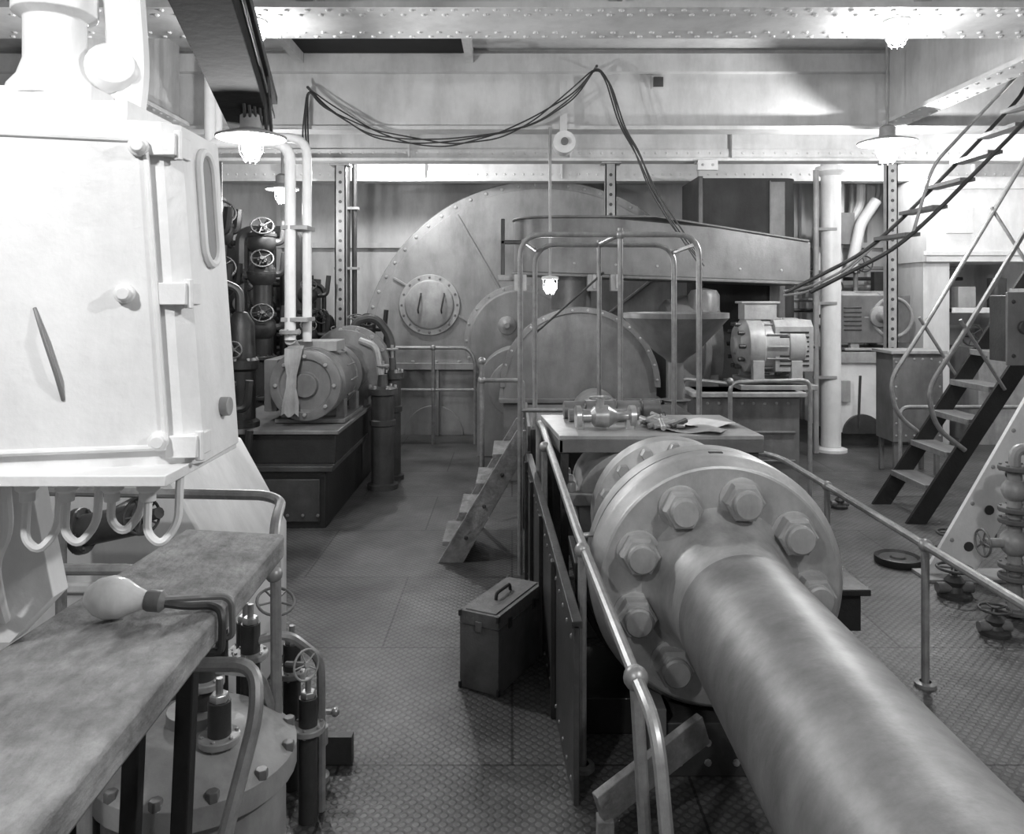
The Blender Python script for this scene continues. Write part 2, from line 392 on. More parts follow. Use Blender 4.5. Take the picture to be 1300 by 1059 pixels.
for i in range(8): g.box(2.38, 2.64, 6.992, 7.0, 1.07 + .042 * i, 1.085 + .042 * i, BLACK)
g.done(.004)
g = G('motor_pedestal'); g.box(1.62, 2.50, 6.85, 7.25, 0, .86, MGREY); g.box(2.02, 2.70, 6.95, 7.55, .86, .905, LGREY); g.box(1.55, 2.54, 6.78, 7.25, .82, .86, LGREY); g.box(2.1, 2.6, 7.2, 7.5, 0, .86, DGREY)
for i in range(8): g.rivet((1.7 + i * .1, 6.85, .76), (0, -1, 0), .014, LGREY)
for z in (.25, .5): g.box(1.66, 2.46, 6.83, 6.85, z, z + .02, MGREY)
g.done(.005)
g = motor('generator', (4.1, 9.2, 1.45), (1, 0, 0), .85, .3, LGREY, tb=False)
g.lathe((4.15, 8.90, 1.46), (0, -1, 0), [(.12, 0), (.12, .04), (.07, .06), (.04, .14), (0, .14)], LGREY, 20)
for i in range(6): g.box(3.75, 3.95, 8.89, 8.92, 1.3 + i * .05, 1.32 + i * .05, DGREY)
g.box(3.72, 4.5, 8.9, 9.5, 1.16, 1.7, MGREY); g.ring((4.3, 8.9, 1.45), (0, -1, 0), .22, .02, LGREY)
g.done(.006)
g = G('generator_bedplate'); g.box(3.64, 4.55, 8.9, 9.8, .15, .94, WHITE); g.box(3.62, 4.6, 8.85, 9.85, .94, 1.06, LGREY)
g.box(3.66, 4.5, 8.95, 9.75, 0, .15, DGREY)
g.prism(arc(3.95, .14, .22, 0, math.pi, 14, 8.86), (0, .05, 0), DGREY); g.prism(arc(4.35, .14, .18, 0, math.pi, 14, 8.86), (0, .05, 0), DGREY)
g.box(3.68, 3.8, 8.84, 8.9, .5, .74, LGREY); g.tube([(3.9, 8.87, .2), (3.9, 8.82, .8)], .015, DGREY, 6); g.wheel((4.2, 8.82, .7), (0, -1, 0), .07, DGREY)
g.done(.005)

g = G('oil_funnel')
g.lathe((1.32, 6.35, .86), (0, 0, 1), [(0, 0), (.06, 0), (.06, .3), (.1, .34), (.16, .38), (.2, .42), (.40, .64), (.42, .66), (.42, .70), (.40, .70), (.38, .66), (.15, .44), (0, .42)], MGREY, 36)
g.lathe((1.32, 6.35, 0), (0, 0, 1), [(0, 0), (.09, 0), (.09, .84), (.12, .86), (0, .87)], MGREY, 24)
g.done()

# ------------------------------------------------------------ propeller shaft + flange coupling
SX, SZ, FY = .742, .664, 2.8
g = G('propeller_shaft')
r = .212
g.lathe((SX, 0.2, SZ), (0, 1, 0), [(0, 0), (r, 0), (r, 2.30), (r + .003, 2.38), (r + .010, 2.45), (r + .024, 2.52), (r + .042, 2.565), (r + .064, 2.592), (r + .07, 2.60), (.42, 2.6), (.428, 2.605), (.432, 2.615),
      (.455, 2.65), (.459, 2.66), (.459, 2.74), (.452, 2.75), (.438, 2.75), (.438, 2.765), (.456, 2.765), (.456, 2.86), (.445, 2.87), (.33, 2.88), (.31, 2.9), (.30, 2.98), (.30, 3.3)], STEEL, 96)
g.lathe((SX, 0.2, SZ), (0, 1, 0), [(0, -.001), (r + .001, -.001), (r + .001, 2.30)], SHAFT, 96)
g.lathe((SX, 3.3, SZ), (0, 1, 0), [(.30, 0), (.34, .01), (.34, .1), (.30, .12), (.30, .3), (.37, .32), (.37, .44), (.30, .46), (.30, 1.5), (.2, 1.55), (.2, 3.8), (0, 3.8)], STEEL, 48)
for k in range(9):
    a = math.radians(37 + 40 * k); p = V((SX + .319 * math.cos(a), FY, SZ + .319 * math.sin(a)))
    g.lathe(p, (0, -1, 0), [(.078, 0), (.078, .008), (.072, .01), (0, .01)], STEEL, 24)
    g.hexn(p + V((0, -.01, 0)), (0, -1, 0), .071, .062, STEEL)
    g.lathe(p + V((0, -.07, 0)), (0, -1, 0), [(.05, 0), (.05, .022), (.044, .03), (0, .032)], STEEL, 24)
    g.hexn(p + V((0, .27, 0)), (0, 1, 0), .06, .05, STEEL)
for k in range(16):
    a = 2 * math.pi * k / 16; p = V((SX + .335 * math.cos(a), 3.60, SZ + .335 * math.sin(a)))
    g.hexn(p, (0, -1, 0), .03, .04, STEEL); g.cyl(p, p + V((0, .2, 0)), .018, STEEL, segs=8)
    p = V((SX + .32 * math.cos(a), 3.32, SZ + .32 * math.sin(a))); g.hexn(p, (0, -1, 0), .022, .03, LGREY)
g.box(SX - .02, SX + .03, 2.88, 2.9, SZ + .457, SZ + .461, HOLE)
so = g.done(0, 30)

g = G('bearing_pedestal')
g.prism([(SX + .50 * math.cos(a), 3.05, SZ + .50 * math.sin(a)) for a in [math.pi + math.pi * i / 24 for i in range(25)]] + [(SX + .475 * math.cos(a), 3.05, SZ + .475 * math.sin(a)) for a in [2 * math.pi - math.pi * i / 24 for i in range(25)]], (0, .35, 0), BLACK)
g.box(SX - .50, SX + .5, 3.05, 3.5, 0, .14, BLACK)
g.box(1.22, 1.33, 3.0, 3.3, .42, .58, BLACK); g.box(1.20, 1.36, 2.98, 3.32, .56, .585, BLACK); g.box(1.19, 1.24, 3.05, 3.4, .0, .55, BLACK)
g.box(SX - .2, SX + .2, 2.78, 3.0, 0, .19, DGREY); g.box(SX - .26, SX - .2, 2.76, 3.05, 0, .25, MGREY)
g.box(SX + .1, SX + .16, 2.76, 2.78, 0, .19, MGREY)
for z in (.05, .12):
    for x in (-.15, -.05, .05): g.rivet((SX + x, 2.78, z), (0, -1, 0), .014, LGREY)
g.box(.36, 1.12, 3.9, 4.5, .0, .38, MGREY)
g.prism([(SX + .40 * math.cos(a), 4.02, SZ + .27 * math.sin(a)) for a in [math.pi * i / 24 for i in range(25)]] + [(SX - .4, 4.02, .38), (SX + .4, 4.02, .38)], (0, .45, 0), LGREY)
g.box(.27, 1.22, 3.98, 4.42, SZ - .03, SZ + .03, LGREY)
for x in (.3, 1.18):
    for y in (4.04, 4.2, 4.36): g.hexn((x, y, SZ + .03), (0, 0, 1), .03, .05, STEEL)
g.done(.004)

g = G('shaft_casing')
g.prism([(.205, 2.62, 0), (.205, 2.62, .60), (.09, 4.7, .74), (.09, 4.7, 0)], (.02, 0, 0), DGREY)
g.prism([(.20, 2.62, .59), (.20, 2.62, .615), (.085, 4.7, .755), (.085, 4.7, .73)], (.035, 0, 0), DGREY)
for t in (.26, .52, .78, .97):
    x = .205 - .115 * t; y = 2.62 + 2.08 * t; g.box(x - .02, x, y, y + .04, 0, .60 + .12 * t, DGREY)
for i in range(18):
    t = i / 18; g.rivet((.203 - .115 * t, 2.68 + 2.08 * t, .54 + .13 * t), (-1, 0, 0), .01, MGREY); g.rivet((.203 - .115 * t, 2.68 + 2.08 * t, .06), (-1, 0, 0), .01, MGREY)
g.box(1.3, 1.34, 3.6, 4.7, 0, .42, DGREY)
g.done(.003)
g = G('working_platform')
g.box(.12, 1.3, 5.05, 6.2, .78, .84, FLOORM)
for x in (.14, 1.22):
    for y in (5.08, 6.1): g.box(x, x + .06, y, y + .06, 0, .78, MGREY)
g.box(.1, .12, 5.05, 6.2, .70, .86, MGREY); g.box(.2, .5, 5.15, 5.19, 0, .78, DGREY); g.box(.12, .15, 5.05, 6.2, 0, .78, DGREY)
g.done(.003)

g = G('plate_table')
g.prism([(.24, 4.0, .965), (1.28, 4.0, .965), (1.24, 4.7, .965), (.17, 4.7, .965)], (0, 0, .022), LGREY)
g.prism([(.24, 4.0, .90), (1.28, 4.0, .90), (1.28, 4.0, .965), (.24, 4.0, .965)], (0, .02, 0), MGREY)
g.prism([(.24, 4.0, .90), (.17, 4.7, .90), (.17, 4.7, .965), (.24, 4.0, .965)], (.02, 0, 0), MGREY)
for x, y in ((.27, 4.04), (1.24, 4.04), (.22, 4.62), (1.2, 4.62)): g.box(x - .02, x + .02, y - .02, y + .02, 0, .965, DGREY)
g.done(.003)
T = .988
g = G('bronze_valve')
a = V((.34, 4.2, T + .065))
g.lathe(a, (1, .08, 0), [(0, 0), (.06, 0), (.06, .025), (.03, .035), (.03, .08), (.055, .1), (.062, .17), (.035, .21), (.026, .23), (.026, .28), (.058, .29), (.058, .32), (0, .32)], BRASS, 20)
g.cyl(a + V((.13, 0, 0)), a + V((.13, -.0, .1)), .022, BRASS); g.wheel(a + V((.13, 0, .1)), (0, .3, 1), .055, BRASS)
g.box(.35, .38, 4.17, 4.23, T, T + .05, BRASS); g.box(.61, .65, 4.19, 4.27, T, T + .05, BRASS)
g.done()
g = G('pipe_fittings')
for i in range(13):
    x = .72 + random.random() * .2; y = 4.15 + random.random() * .3; an = random.random() * 3; d = V((math.cos(an), math.sin(an), .1)) * .06
    m_ = random.choice((BRASS, LGREY, DGREY))
    g.cyl(V((x, y, T + .025)) - d, V((x, y, T + .035)) + d, .014, m_, segs=10); g.ring((x, y, T + .02), (d.x, d.y, .5), .028, .009, random.choice((STEEL, DGREY)), 16, 6)
g.done()
g = G('canvas_roll'); g.cyl((.3, 4.56, T + .05), (.86, 4.6, T + .05), .05, MGREY); g.cyl((.32, 4.44, T + .035), (.72, 4.47, T + .035), .035, WOOD)
for x in (.42, .6, .75): g.ring((x, 4.57 + .04 * (x - .42), T + .05), (1, .05, 0), .052, .006, DGREY, 18, 6)
g.done()
def sheet(name, cx, cy, z, w, h, ang, m, amp=.015):
    g = G(name); n = 10; vs = []; fs = []
    for i in range(n + 1):
        for j in range(n + 1):
            u = (i / n - .5) * w; v = (j / n - .5) * h; x = cx + u * math.cos(ang) - v * math.sin(ang); y = cy + u * math.sin(ang) + v * math.cos(ang)
            vs.append((x, y, z + amp * (1 + math.sin(u * 23 + v * 9)) * .8))
    for i in range(n):
        for j in range(n): fs.append((i * (n + 1) + j, (i + 1) * (n + 1) + j, (i + 1) * (n + 1) + j + 1, i * (n + 1) + j + 1))
    g.add(vs, fs, m); return g.done()
sheet('paper_sheet', 1.05, 4.3, T + .003, .32, .22, .3, PAPER); sheet('paper_sheet', .96, 4.14, T + .001, .3, .2, -.4, LGREY, .012)

# ------------------------------------------------------------ guard rails around platform
g = G('platform_guard_rail')
def hoop(x0, x1, y, z0l, z0r, zt_): g.tube([(x0, y, z0l), (x0, y, zt_), (x1, y, zt_), (x1, y, z0r)], .017, RAILM, 10, .14)
hoop(.05, 1.14, 4.8, 0, .0, 2.07); hoop(.15, 1.06, 5.15, .84, .84, 2.03)
g.tube([(.07, 4.8, 2.03), (.15, 5.15, 2.0)], .014, RAILM, 8); g.tube([(1.12, 4.8, 2.01), (1.05, 5.15, 1.98)], .014, RAILM, 8)
g.tube([(.66, 4.8, 0.99), (.66, 4.8, 2.11)], .016, RAILM, 8); g.tube([(.57, 5.15, .84), (.57, 5.15, 2.06)], .015, RAILM, 8)
g.ball((.66, 4.8, 2.07), .03, RAILM); g.tube([(.57, 5.15, 2.03), (.66, 4.8, 2.07)], .014, RAILM, 8)
g.tube([(.05, 4.8, 1.0), (.66, 4.8, 1.0)], .014, RAILM, 8)
g.tube([(.15, 5.15, 1.45), (.6, 5.15, 1.85)], .008, DGREY, 6)
g.done()
g = G('shaft_handrail')
g.tube([(.15, 4.3, .02), (.15, 4.4, 1.0), (.17, 4.3, .97), (.25, 2.95, .80), (.33, 2.1, .68), (.35, 1.9, .66), (.37, 1.75, .2)], .018, RAILM, 10, .1)
for (x, y, z) in ((.165, 4.0, .93), (.252, 2.83, .785)):
    g.tube([(x, y, 0), (x, y, z)], .016, RAILM, 10); g.ball((x, y, z), .028, RAILM); g.lathe((x, y, 0), (0, 0, 1), [(.045, 0), (.045, .015), (.025, .02)], RAILM, 14)
g.tube([(.37, 2.1, 0), (.33, 2.1, .68)], .018, RAILM, 10); g.ball((.33, 2.1, .68), .034, RAILM)
g.tube([(.25, 2.95, .80), (.36, 2.98, .80)], .01, RAILM, 8)
g.done()
g = G('shaft_handrail')
g.tube([(1.52, 5.7, 0), (1.52, 5.7, .62), (1.8, 5.3, .61), (1.8, 1.6, .61)], .019, RAILM, 10, .12)
for y in (4.5, 3.43, 2.4): g.tube([(1.8, y, 0), (1.8, y, .61)], .017, RAILM, 10); g.ball((1.8, y, .61), .03, RAILM); g.lathe((1.8, y, 0), (0, 0, 1), [(.045, 0), (.045, .015), (.025, .02)], RAILM, 14)
g.done()
g = G('pedestal_handrail')
g.tube([(1.8, 6.5, 0), (1.8, 6.5, .98), (2.46, 6.5, 1.0), (2.46, 6.5, 0)], .018, RAILM, 10, .08)
g.tube([(1.8, 6.5, .97), (1.5, 6.9, .97), (1.5, 6.9, 0)], .017, RAILM, 10, .05); g.ball((1.8, 6.5, .99), .03, RAILM)
g.done()
g = G('far_handrail')
g.tube([(-1.75, 9.0, 1.1), (-.5, 9.0, 1.1), (-.42, 9.0, .95), (-.42, 9.0, 0)], .02, RAILM, 10, .1); g.tube([(-1.75, 9.0, .62), (-.42, 9.0, .62)], .016, RAILM, 8)
for x in (-1.75, -.9): g.tube([(x, 9.0, 0), (x, 9.0, 1.1)], .02, RAILM); g.ball((x, 9.0, 1.1), .035, RAILM); g.ball((x, 9, .62), .03, RAILM)
g.done()
g = G('step_handrail')
g.tube([(-.22, 5.75, 0), (-.22, 5.75, 1.22)], .019, RAILM); g.tube([(-.22, 5.75, 1.08), (.0, 5.75, 1.08), (.08, 5.75, 1.08), (.08, 5.75, 0)], .016, RAILM, 8, .05); g.ball((-.22, 5.75, 1.22), .03, RAILM)
g.ball((-.22, 5.75, 1.08), .03, RAILM)
g.done()

g = G('wooden_steps')
for y in (5.0, 5.5):
    g.prism([(-.47, y, 0), (-.31, y, 0), (.09, y, .70), (.09, y, .84), (.03, y, .84)], (0, .035, 0), WOOD)
    for t in (.2, .45, .7, .95): g.rivet((-.385 + .46 * t, y, .8 * t), (0, -1, 0), .014, DGREY)
for i in range(4):
    t = (i + .6) / 4.4; x = -.40 + .47 * t; g.box(x - .11, x + .09, 5.035, 5.50, .82 * t - .015, .82 * t + .015, WOOD)
g.done(.003)

# ------------------------------------------------------------ tool case
g = G('tool_case')
g.box(-.095, .095, -.225, .225, 0, .335, CASEM)
g.box(-.098, .098, -.228, .228, .276, .28, DGREY)
g.box(-.075, .075, -.21, .21, .335, .34, CASEM)
g.tube([(0, -.07, .335), (0, -.065, .368), (0, .065, .368), (0, .07, .335)], .008, DGREY, 8, .02)
for y in (-.12, .12): g.box(.095, .102, y - .015, y + .015, .255, .30, DGREY)
g.box(-.015, .015, -.233, -.225, .255, .30, MGREY)
for x in (-.093, .093):
    for y in (-.223, .223):
        for z in (0.0, .31): g.box(x - .006, x + .006, y - .01, y + .01, z, z + .027, DGREY)
o = g.done(.003); o.location = (-.04, 3.58, 0); o.rotation_euler = (0, 0, math.radians(-27))
G('timber_board').bar((.26, 2.36, .16), (.62, 2.55, .30), .03, .1, WOOD).bar((.28, 2.37, 0), (.28, 2.37, .13), .05, .05, WOOD).done(.003)

# ------------------------------------------------------------ lamps
def lamp(X, Y, Z, top, W, shade=.19, s=1.0, flush=False):
    e = bpy.data.objects.new('bulkhead_lamp' if flush else 'pendant_or_fill_lamp', None); sc.collection.objects.link(e); e.location = (X, Y, Z)  # also used for unseen lamps added as fill
    g = G('lamp_body')
    if shade: g.lathe((0, 0, .05), (0, 0, 1), [(shade, 0), (shade, .008), (shade * .55, .035), (.06, .05), (.06, .12), (.03, .14), (0, .14)], LGREY, 32)
    else: g.lathe((0, 0, .05), (0, 0, 1), [(0, 0), (.07, 0), (.07, .02), (.03, .03), (0, .03)], WHITE, 24)
    if shade: g.lathe((0, 0, .045), (0, 0, 1), [(shade * .98, 0), (.03, .003)], WHITE, 32)
    if top - Z > .1: g.tube([(0, 0, .08), (0, 0, top - Z)], .012, LGREY, 8)
    for k in range(3): g.ring((0, 0, (.02 - .045 * k) * s), (0, 0, 1), (.066 - .012 * k * (k > 0)) * s, .003, LGREY, 20, 5)
    for k in range(6):
        a = math.pi * k / 3; g.tube([(.068 * s * math.cos(a), .068 * s * math.sin(a), .05), (.066 * s * math.cos(a), .066 * s * math.sin(a), -.03 * s), (.03 * s * math.cos(a), .03 * s * math.sin(a), -.085 * s)], .003, LGREY, 5)
    b = g.done(); b.parent = e
    g = G('bulb'); g.ball((0, 0, -.005), .052 * s, GLOW, 16, 1.25); b = g.done(); b.parent = e
    l = bpy.data.lights.new('lamp_light', 'POINT'); l.energy = W; l.shadow_soft_size = .05
    lo = bpy.data.objects.new('lamp_light', l); sc.collection.objects.link(lo); lo.parent = e; lo.location = (0, 0, -.14 * s)
LP = 1.3
lamp(-1.44, 4.35, 2.52, 3.2, 66 * LP); lamp(2.93, 6.15, 2.84, 3.75, 95 * LP, .22, 1.35)
lamp(-2.1, 7.2, 2.62, 3.75, 32 * LP, .15)
lamp(-1.41, 4.3, 3.14, 3.2, 9 * LP, 0, flush=True); lamp(2.1, 4.3, 3.14, 3.2, 10 * LP, 0, flush=True)
lamp(.31, 6.42, 1.78, 3.07, 8 * LP, 0, .85)
# unseen pendants added as fill light, around the viewpoint and between the far beams
lamp(-1.0, .1, 2.75, 3.75, 76 * LP); lamp(1.5, .9, 2.8, 3.75, 80 * LP); lamp(4.3, 8.75, 3.3, 3.75, 40 * LP, .15); lamp(5.2, 7.0, 3.2, 3.75, 50 * LP)
lamp(-1.3, 8.85, 3.3, 3.75, 75 * LP)

# ------------------------------------------------------------ cables
g = G('cable_swag')
base = [(-1.62, 2.7), (-1.66, 3.0), (-1.64, 3.37), (-1.5, 3.22), (-1.12, 3.0), (-.8, 2.93), (-.5, 2.91), (-.1, 2.98), (.19, 3.1), (.5, 3.32), (.68, 3.54), (.78, 3.4), (.88, 3.05), (1.0, 2.85), (1.12, 2.54), (1.3, 2.25), (1.52, 1.95)]
for k in range(4):
    pts = [(x + .025 * math.sin(k * 2 + i), 6.25 + .03 * k, z + .03 * math.sin(i * 1.3 + k * 1.9)) for i, (x, z) in enumerate(base)]
    pts[10] = (.68, 6.32, 3.54); pts[2] = (-1.64, 6.32, 3.37)
    g.tube(pts, .0065, CABLE, 6, .12)
g.tube([(.68, 6.32, 3.54), (.68, 6.5, 3.56)], .012, DGREY, 6); g.tube([(-1.64, 6.32, 3.37), (-1.64, 6.58, 3.37)], .012, DGREY, 6)
g.done()
g = G('timber_cable_beam')
g.bar((-1.03, 2.3, 2.98), (-1.60, 4.85, 2.80), .24, .22, DWOOD)
g.bar((-.92, 2.3, 3.08), (-1.47, 4.85, 2.90), .05, .05, CABLE)
g.bar((-.90, 2.3, 2.98), (-1.47, 4.85, 2.80), .02, .03, DGREY)
for k in range(6): g.tube([(-1.46 + .02 * k, 4.2 + .03 * k, 2.98), (-1.44 + .02 * k, 4.25 + .03 * k, 2.68 - .02 * k), (-1.50 + .02 * k, 4.4 + .03 * k, 2.66 - .02 * k), (-1.54, 4.45, 2.9)], .01, CABLE, 6, .08)
g.tube([(-1.6, 4.56, 3.2), (-1.6, 4.56, 2.8)], .02, DGREY)
g.done(.004)

# ------------------------------------------------------------ columns right
g = G('pillar'); g.cyl((3.48, 8.6, 0), (3.48, 8.6, 3.75), .105, WHITE, segs=32); g.lathe((3.48, 8.6, 0), (0, 0, 1), [(.17, 0), (.17, .03), (.11, .05)], WHITE, 28); g.lathe((3.48, 8.6, 3.0), (0, 0, 1), [(.11, 0), (.16, .05), (.16, .1)], WHITE, 28)
g.tube([(3.28, 8.5, 0), (3.28, 8.5, 3.05)], .03, LGREY, 12)
for z in (.8, 1.6, 2.4): g.box(3.25, 3.5, 8.48, 8.52, z, z + .03, LGREY)
g.done()

g = G('companion_ladder')
k = 1.53
for y in (5.85, 6.4):
    g.prism([(2.93, y, 0), (3.08, y, 0), (3.08 + 3.1 / k, y, 3.1), (2.93 + 3.1 / k, y, 3.1)], (0, .03, 0), BLACK)
z = .27
while z < 3.0:
    x = 3.0 + z / k; g.box(x - .09, x + .10, 5.88, 6.4, z - .012, z + .012, MGREY); g.box(x - .10, x - .085, 5.88, 6.4, z - .03, z + .013, RAILM); z += .245
def on(z): return 3.0 + z / k
for y in (6.43, 5.84):
    g.tube([(on(.55) , y, .55), (on(.55) - .22, y, .72), (on(.55) - .28, y, 1.0), (on(.75) - .22 + .08, y, 1.42), (on(3.0) - .30, y, 3.6)], .018, RAILM, 10, .12)
    for zz in (1.0, 1.9, 2.7): g.tube([(on(zz), y, zz), (on(zz) - .33, y, zz + .52)], .014, RAILM, 8)
g.done(.002)
g = G('inclined_ladder')
for y in (5.15, 5.6):
    g.tube([(1.95, y, 1.72), (2.5, y, 2.0), (2.75, y, 2.22), (3.4, y, 2.88), (3.7, y, 3.2), (3.7, y, 3.75)], .014, DGREY, 8, .2)
for i in range(6):
    t = i / 5; x = 2.62 + .9 * t; zz = 2.1 + .9 * t; g.box(x - .05, x + .05, 5.15, 5.6, zz - .012, zz + .012, MGREY)
g.tube([(2.62, 5.15, 2.1), (2.75, 5.15, 2.55), (3.5, 5.15, 3.35)], .011, RAILM, 8, .1)
for q in (0, .03): g.tube([(1.93, 5.6, 1.70 + q), (2.1, 5.6, 1.72 + q), (2.35, 5.6, 1.84 + q), (2.6, 5.6, 2.08), (2.75, 5.6, 2.22)], .01, LGREY, 6, .1)
g.done()

g = G('riveted_cabinet'); g.box(3.58, 4.05, 7.4, 7.75, .32, 1.15, MGREY); g.box(3.55, 4.08, 7.37, 7.78, 1.15, 1.18, LGREY)
for x in (3.6, 3.99): g.box(x, x + .04, 7.42, 7.46, 0, .32, MGREY); g.box(x, x + .04, 7.7, 7.74, 0, .32, MGREY)
for i in range(7): g.rivet((3.61, 7.4, .38 + .115 * i), (0, -1, 0), .012, LGREY); g.rivet((4.02, 7.4, .38 + .115 * i), (0, -1, 0), .012, LGREY)
for i in range(4): g.rivet((3.7 + .08 * i, 7.4, 1.1), (0, -1, 0), .012, LGREY); g.rivet((3.7 + .08 * i, 7.4, .38), (0, -1, 0), .012, LGREY)
g.done(.004)
g = G('ventilation_trunk'); g.box(4.68, 5.9, 8.9, 9.7, 2.08, 3.04, WHITE); g.box(4.64, 5.95, 8.87, 8.9, 2.9, 2.95, WHITE); g.box(4.64, 5.95, 8.87, 8.9, 2.15, 2.2, WHITE)
g.box(4.9, 5.2, 8.88, 8.9, 2.4, 2.7, WHITE); g.box(4.7, 5.0, 9.0, 9.6, 0, 2.08, WALLP); g.box(5.3, 5.9, 8.95, 9.6, .0, 1.1, LGREY); g.box(5.0, 5.9, 8.92, 8.96, 1.5, 1.56, WHITE)
g.box(5.1, 5.3, 9.0, 9.3, 1.56, 1.8, LGREY); g.cyl((5.6, 9.1, 1.56), (5.6, 9.1, 1.9), .1, DGREY); g.wheel((5.2, 8.9, 1.25), (0, -1, 0), .12, DGREY); g.cyl((5.2, 8.9, 1.25), (5.2, 9.05, 1.25), .03, DGREY)
g.done(.01)
g = G('switch_box'); g.box(3.12, 3.42, 4.95, 5.15, 1.28, 1.70, DGREY); g.box(3.10, 3.44, 4.93, 4.95, 1.26, 1.72, MGREY); g.cyl((3.2, 4.9, 1.5), (3.2, 4.93, 1.5), .04, DGREY)
for zz in (1.32, 1.66):
    for x in (3.14, 3.40): g.rivet((x, 4.93, zz), (0, -1, 0), .014, DGREY)
g.tube([(3.38, 5.1, 0), (3.38, 5.1, 1.28)], .025, MGREY); g.done(.004)
g = G('gusset_bracket')
g.prism([(2.48, 4.75, 0), (2.78, 4.75, 0), (3.35, 4.75, 1.05), (3.35, 4.75, 1.25), (3.2, 4.75, 1.25)], (0, .03, 0), WHITE)
for t in (.15, .35, .55, .75): g.cyl((2.66 + .62 * t, 4.745, .02 + 1.1 * t), (2.66 + .62 * t, 4.75, .02 + 1.1 * t), .03, DGREY, segs=14); g.rivet((2.56 + .62 * t, 4.75, .06 + 1.1 * t), (0, -1, 0), .014, LGREY)
g.box(2.46, 3.4, 4.65, 4.85, 0, .02, LGREY); g.box(3.35, 3.4, 4.7, 4.85, 0, 1.25, WHITE)
g.done(.003)
g = G('valve_standpipe')
X, Y = 2.68, 4.2
g.cyl((X, Y, 0), (X, Y, .78), .035, LGREY)
for z in (.02, .2, .26, .5, .56, .78): g.flange((X, Y, z), (0, 0, 1), .08, .025, MGREY, 6)
g.ball((X, Y, .38), .075, LGREY); g.cyl((X, Y, .38), (X - .16, Y, .38), .025, LGREY); g.wheel((X - .17, Y, .38), (1, 0, 0), .07, MGREY)
g.ball((X, Y, .66), .065, LGREY); g.tube([(X, Y, .78), (X, Y, .88), (X + .6, Y, .88)], .03, LGREY, 10, .08)
g.box(X + .1, X + .14, Y - .05, Y + .05, 0, .9, DGREY)
g.done()
def floorvalve(x, y, s=1.0):
    g = G('floor_valve'); g.lathe((x, y, 0), (0, 0, 1), [(0, 0), (.09 * s, 0), (.09 * s, .02), (.05 * s, .03), (.04 * s, .06 * s), (.055 * s, .09 * s), (.03 * s, .12 * s), (.015, .12 * s), (.015, .17 * s), (0, .17 * s)], DGREY, 20)
    g.wheel((x, y, .16 * s), (0, 0, 1), .09 * s, DGREY)
    g.cyl((x - .1 * s, y, .05 * s), (x + .1 * s, y, .05 * s), .03 * s, MGREY); g.done()
floorvalve(2.85, 5.1); floorvalve(2.5, 4.45, 1.0); floorvalve(2.62, 6.3 , .7); floorvalve(3.25, 5.45, .9); floorvalve(2.42, 3.95, .8)
g = G('floor_cover_disc'); g.lathe((2.45, 5.0, 0), (0, 0, 1), [(0, 0), (.135, 0), (.14, .01), (.14, .045), (.125, .05), (.11, .035), (.05, .035), (.04, .045), (0, .045)], BLACK, 28); g.done()
g = G('low_guard_rail'); g.tube([(3.4, 6.9, 0), (3.4, 6.9, .72), (4.6, 6.9, .72)], .018, RAILM, 8, .08); g.tube([(4.55, 6.9, 0), (4.55, 6.9, .72)], .018, RAILM); g.done()
g = G('pipe_run')
for i, (x, r_) in enumerate(((3.95, .05), (4.1, .035), (4.22, .06), (4.45, .03))):
    g.tube([(x, 10.2, 0), (x, 10.2, 2.2 + .15 * i), (x + .3, 10.2, 2.6 + .1 * i), (x + .3, 10.2, 3.75)], r_, LGREY if i % 2 else WHITE, 10, .2)
    for z in (.6, 1.3, 2.0): g.flange((x, 10.2, z), (0, 0, 1), r_ * 1.8, .03, MGREY, 6)
for i in range(5): g.tube([(3.7, 10.5, 1.5 + .14 * i), (6.0, 10.5, 1.5 + .14 * i)], .025, (DGREY, LGREY, MGREY)[i % 3], 8)
g.wheel((4.1, 10.05, 1.8), (0, -1, 0), .12, DGREY); g.wheel((4.5, 10.05, 2.1), (0, -1, 0), .1, DGREY)
g.box(4.0, 4.35, 10.0, 10.1, 2.35, 2.75, MGREY); g.box(4.6, 4.9, 10.0, 10.1, 1.7, 2.0, DGREY)
g.tube([(4.3, 10.0, 2.0), (4.4, 9.95, 2.6), (4.6, 9.95, 2.9)], .07, WHITE, 12, .1)
g.done()

# ------------------------------------------------------------ left side: pump set
g = G('pump_plinth')
g.box(-2.25, -1.36, 5.75, 7.15, 0, .42, BLACK); g.box(-1.9, -1.36, 7.1, 7.7, 0, .42, BLACK); g.box(-2.3, -1.3, 5.7, 7.15, .42, .46, DGREY); g.box(-2.2, -1.3, 5.8, 7.1, .46, .68, BLACK); g.box(-1.9, -1.3, 7.1, 7.7, .42, .68, BLACK); g.box(-2.25, -1.27, 5.76, 7.1, .68, .71, MGREY); g.box(-1.9, -1.27, 7.1, 7.7, .68, .71, MGREY)
g.box(-1.9, -1.4, 5.73, 5.75, .05, .36, DGREY)
for i in range(8): g.rivet((-2.18 + .11 * i, 5.72, .1), (0, -1, 0), .013, MGREY)
g.tube([(-1.9, 5.7, .7), (-1.9, 5.66, .5), (-1.85, 5.65, .2), (-1.85, 5.7, .02)], .014, LGREY, 8, .1)
g.done(.005)
g = motor('pump_motor', (-1.56, 6.45, 1.02), (0, 1, 0), .95, .27, MGREY, tb=False, legs=.02)
g.lathe((-1.56, 5.98, 1.02), (0, -1, 0), [(.27, 0), (.27, .04), (.24, .05), (.2, .05), (.19, .03), (.1, .03), (.09, .06), (0, .06)], MGREY, 36)
for i in range(8):
    a = 2 * math.pi * i / 8; g.hexn((-1.56 + .22 * math.cos(a), 5.93, 1.02 + .22 * math.sin(a)), (0, -1, 0), .016, .02, LGREY)
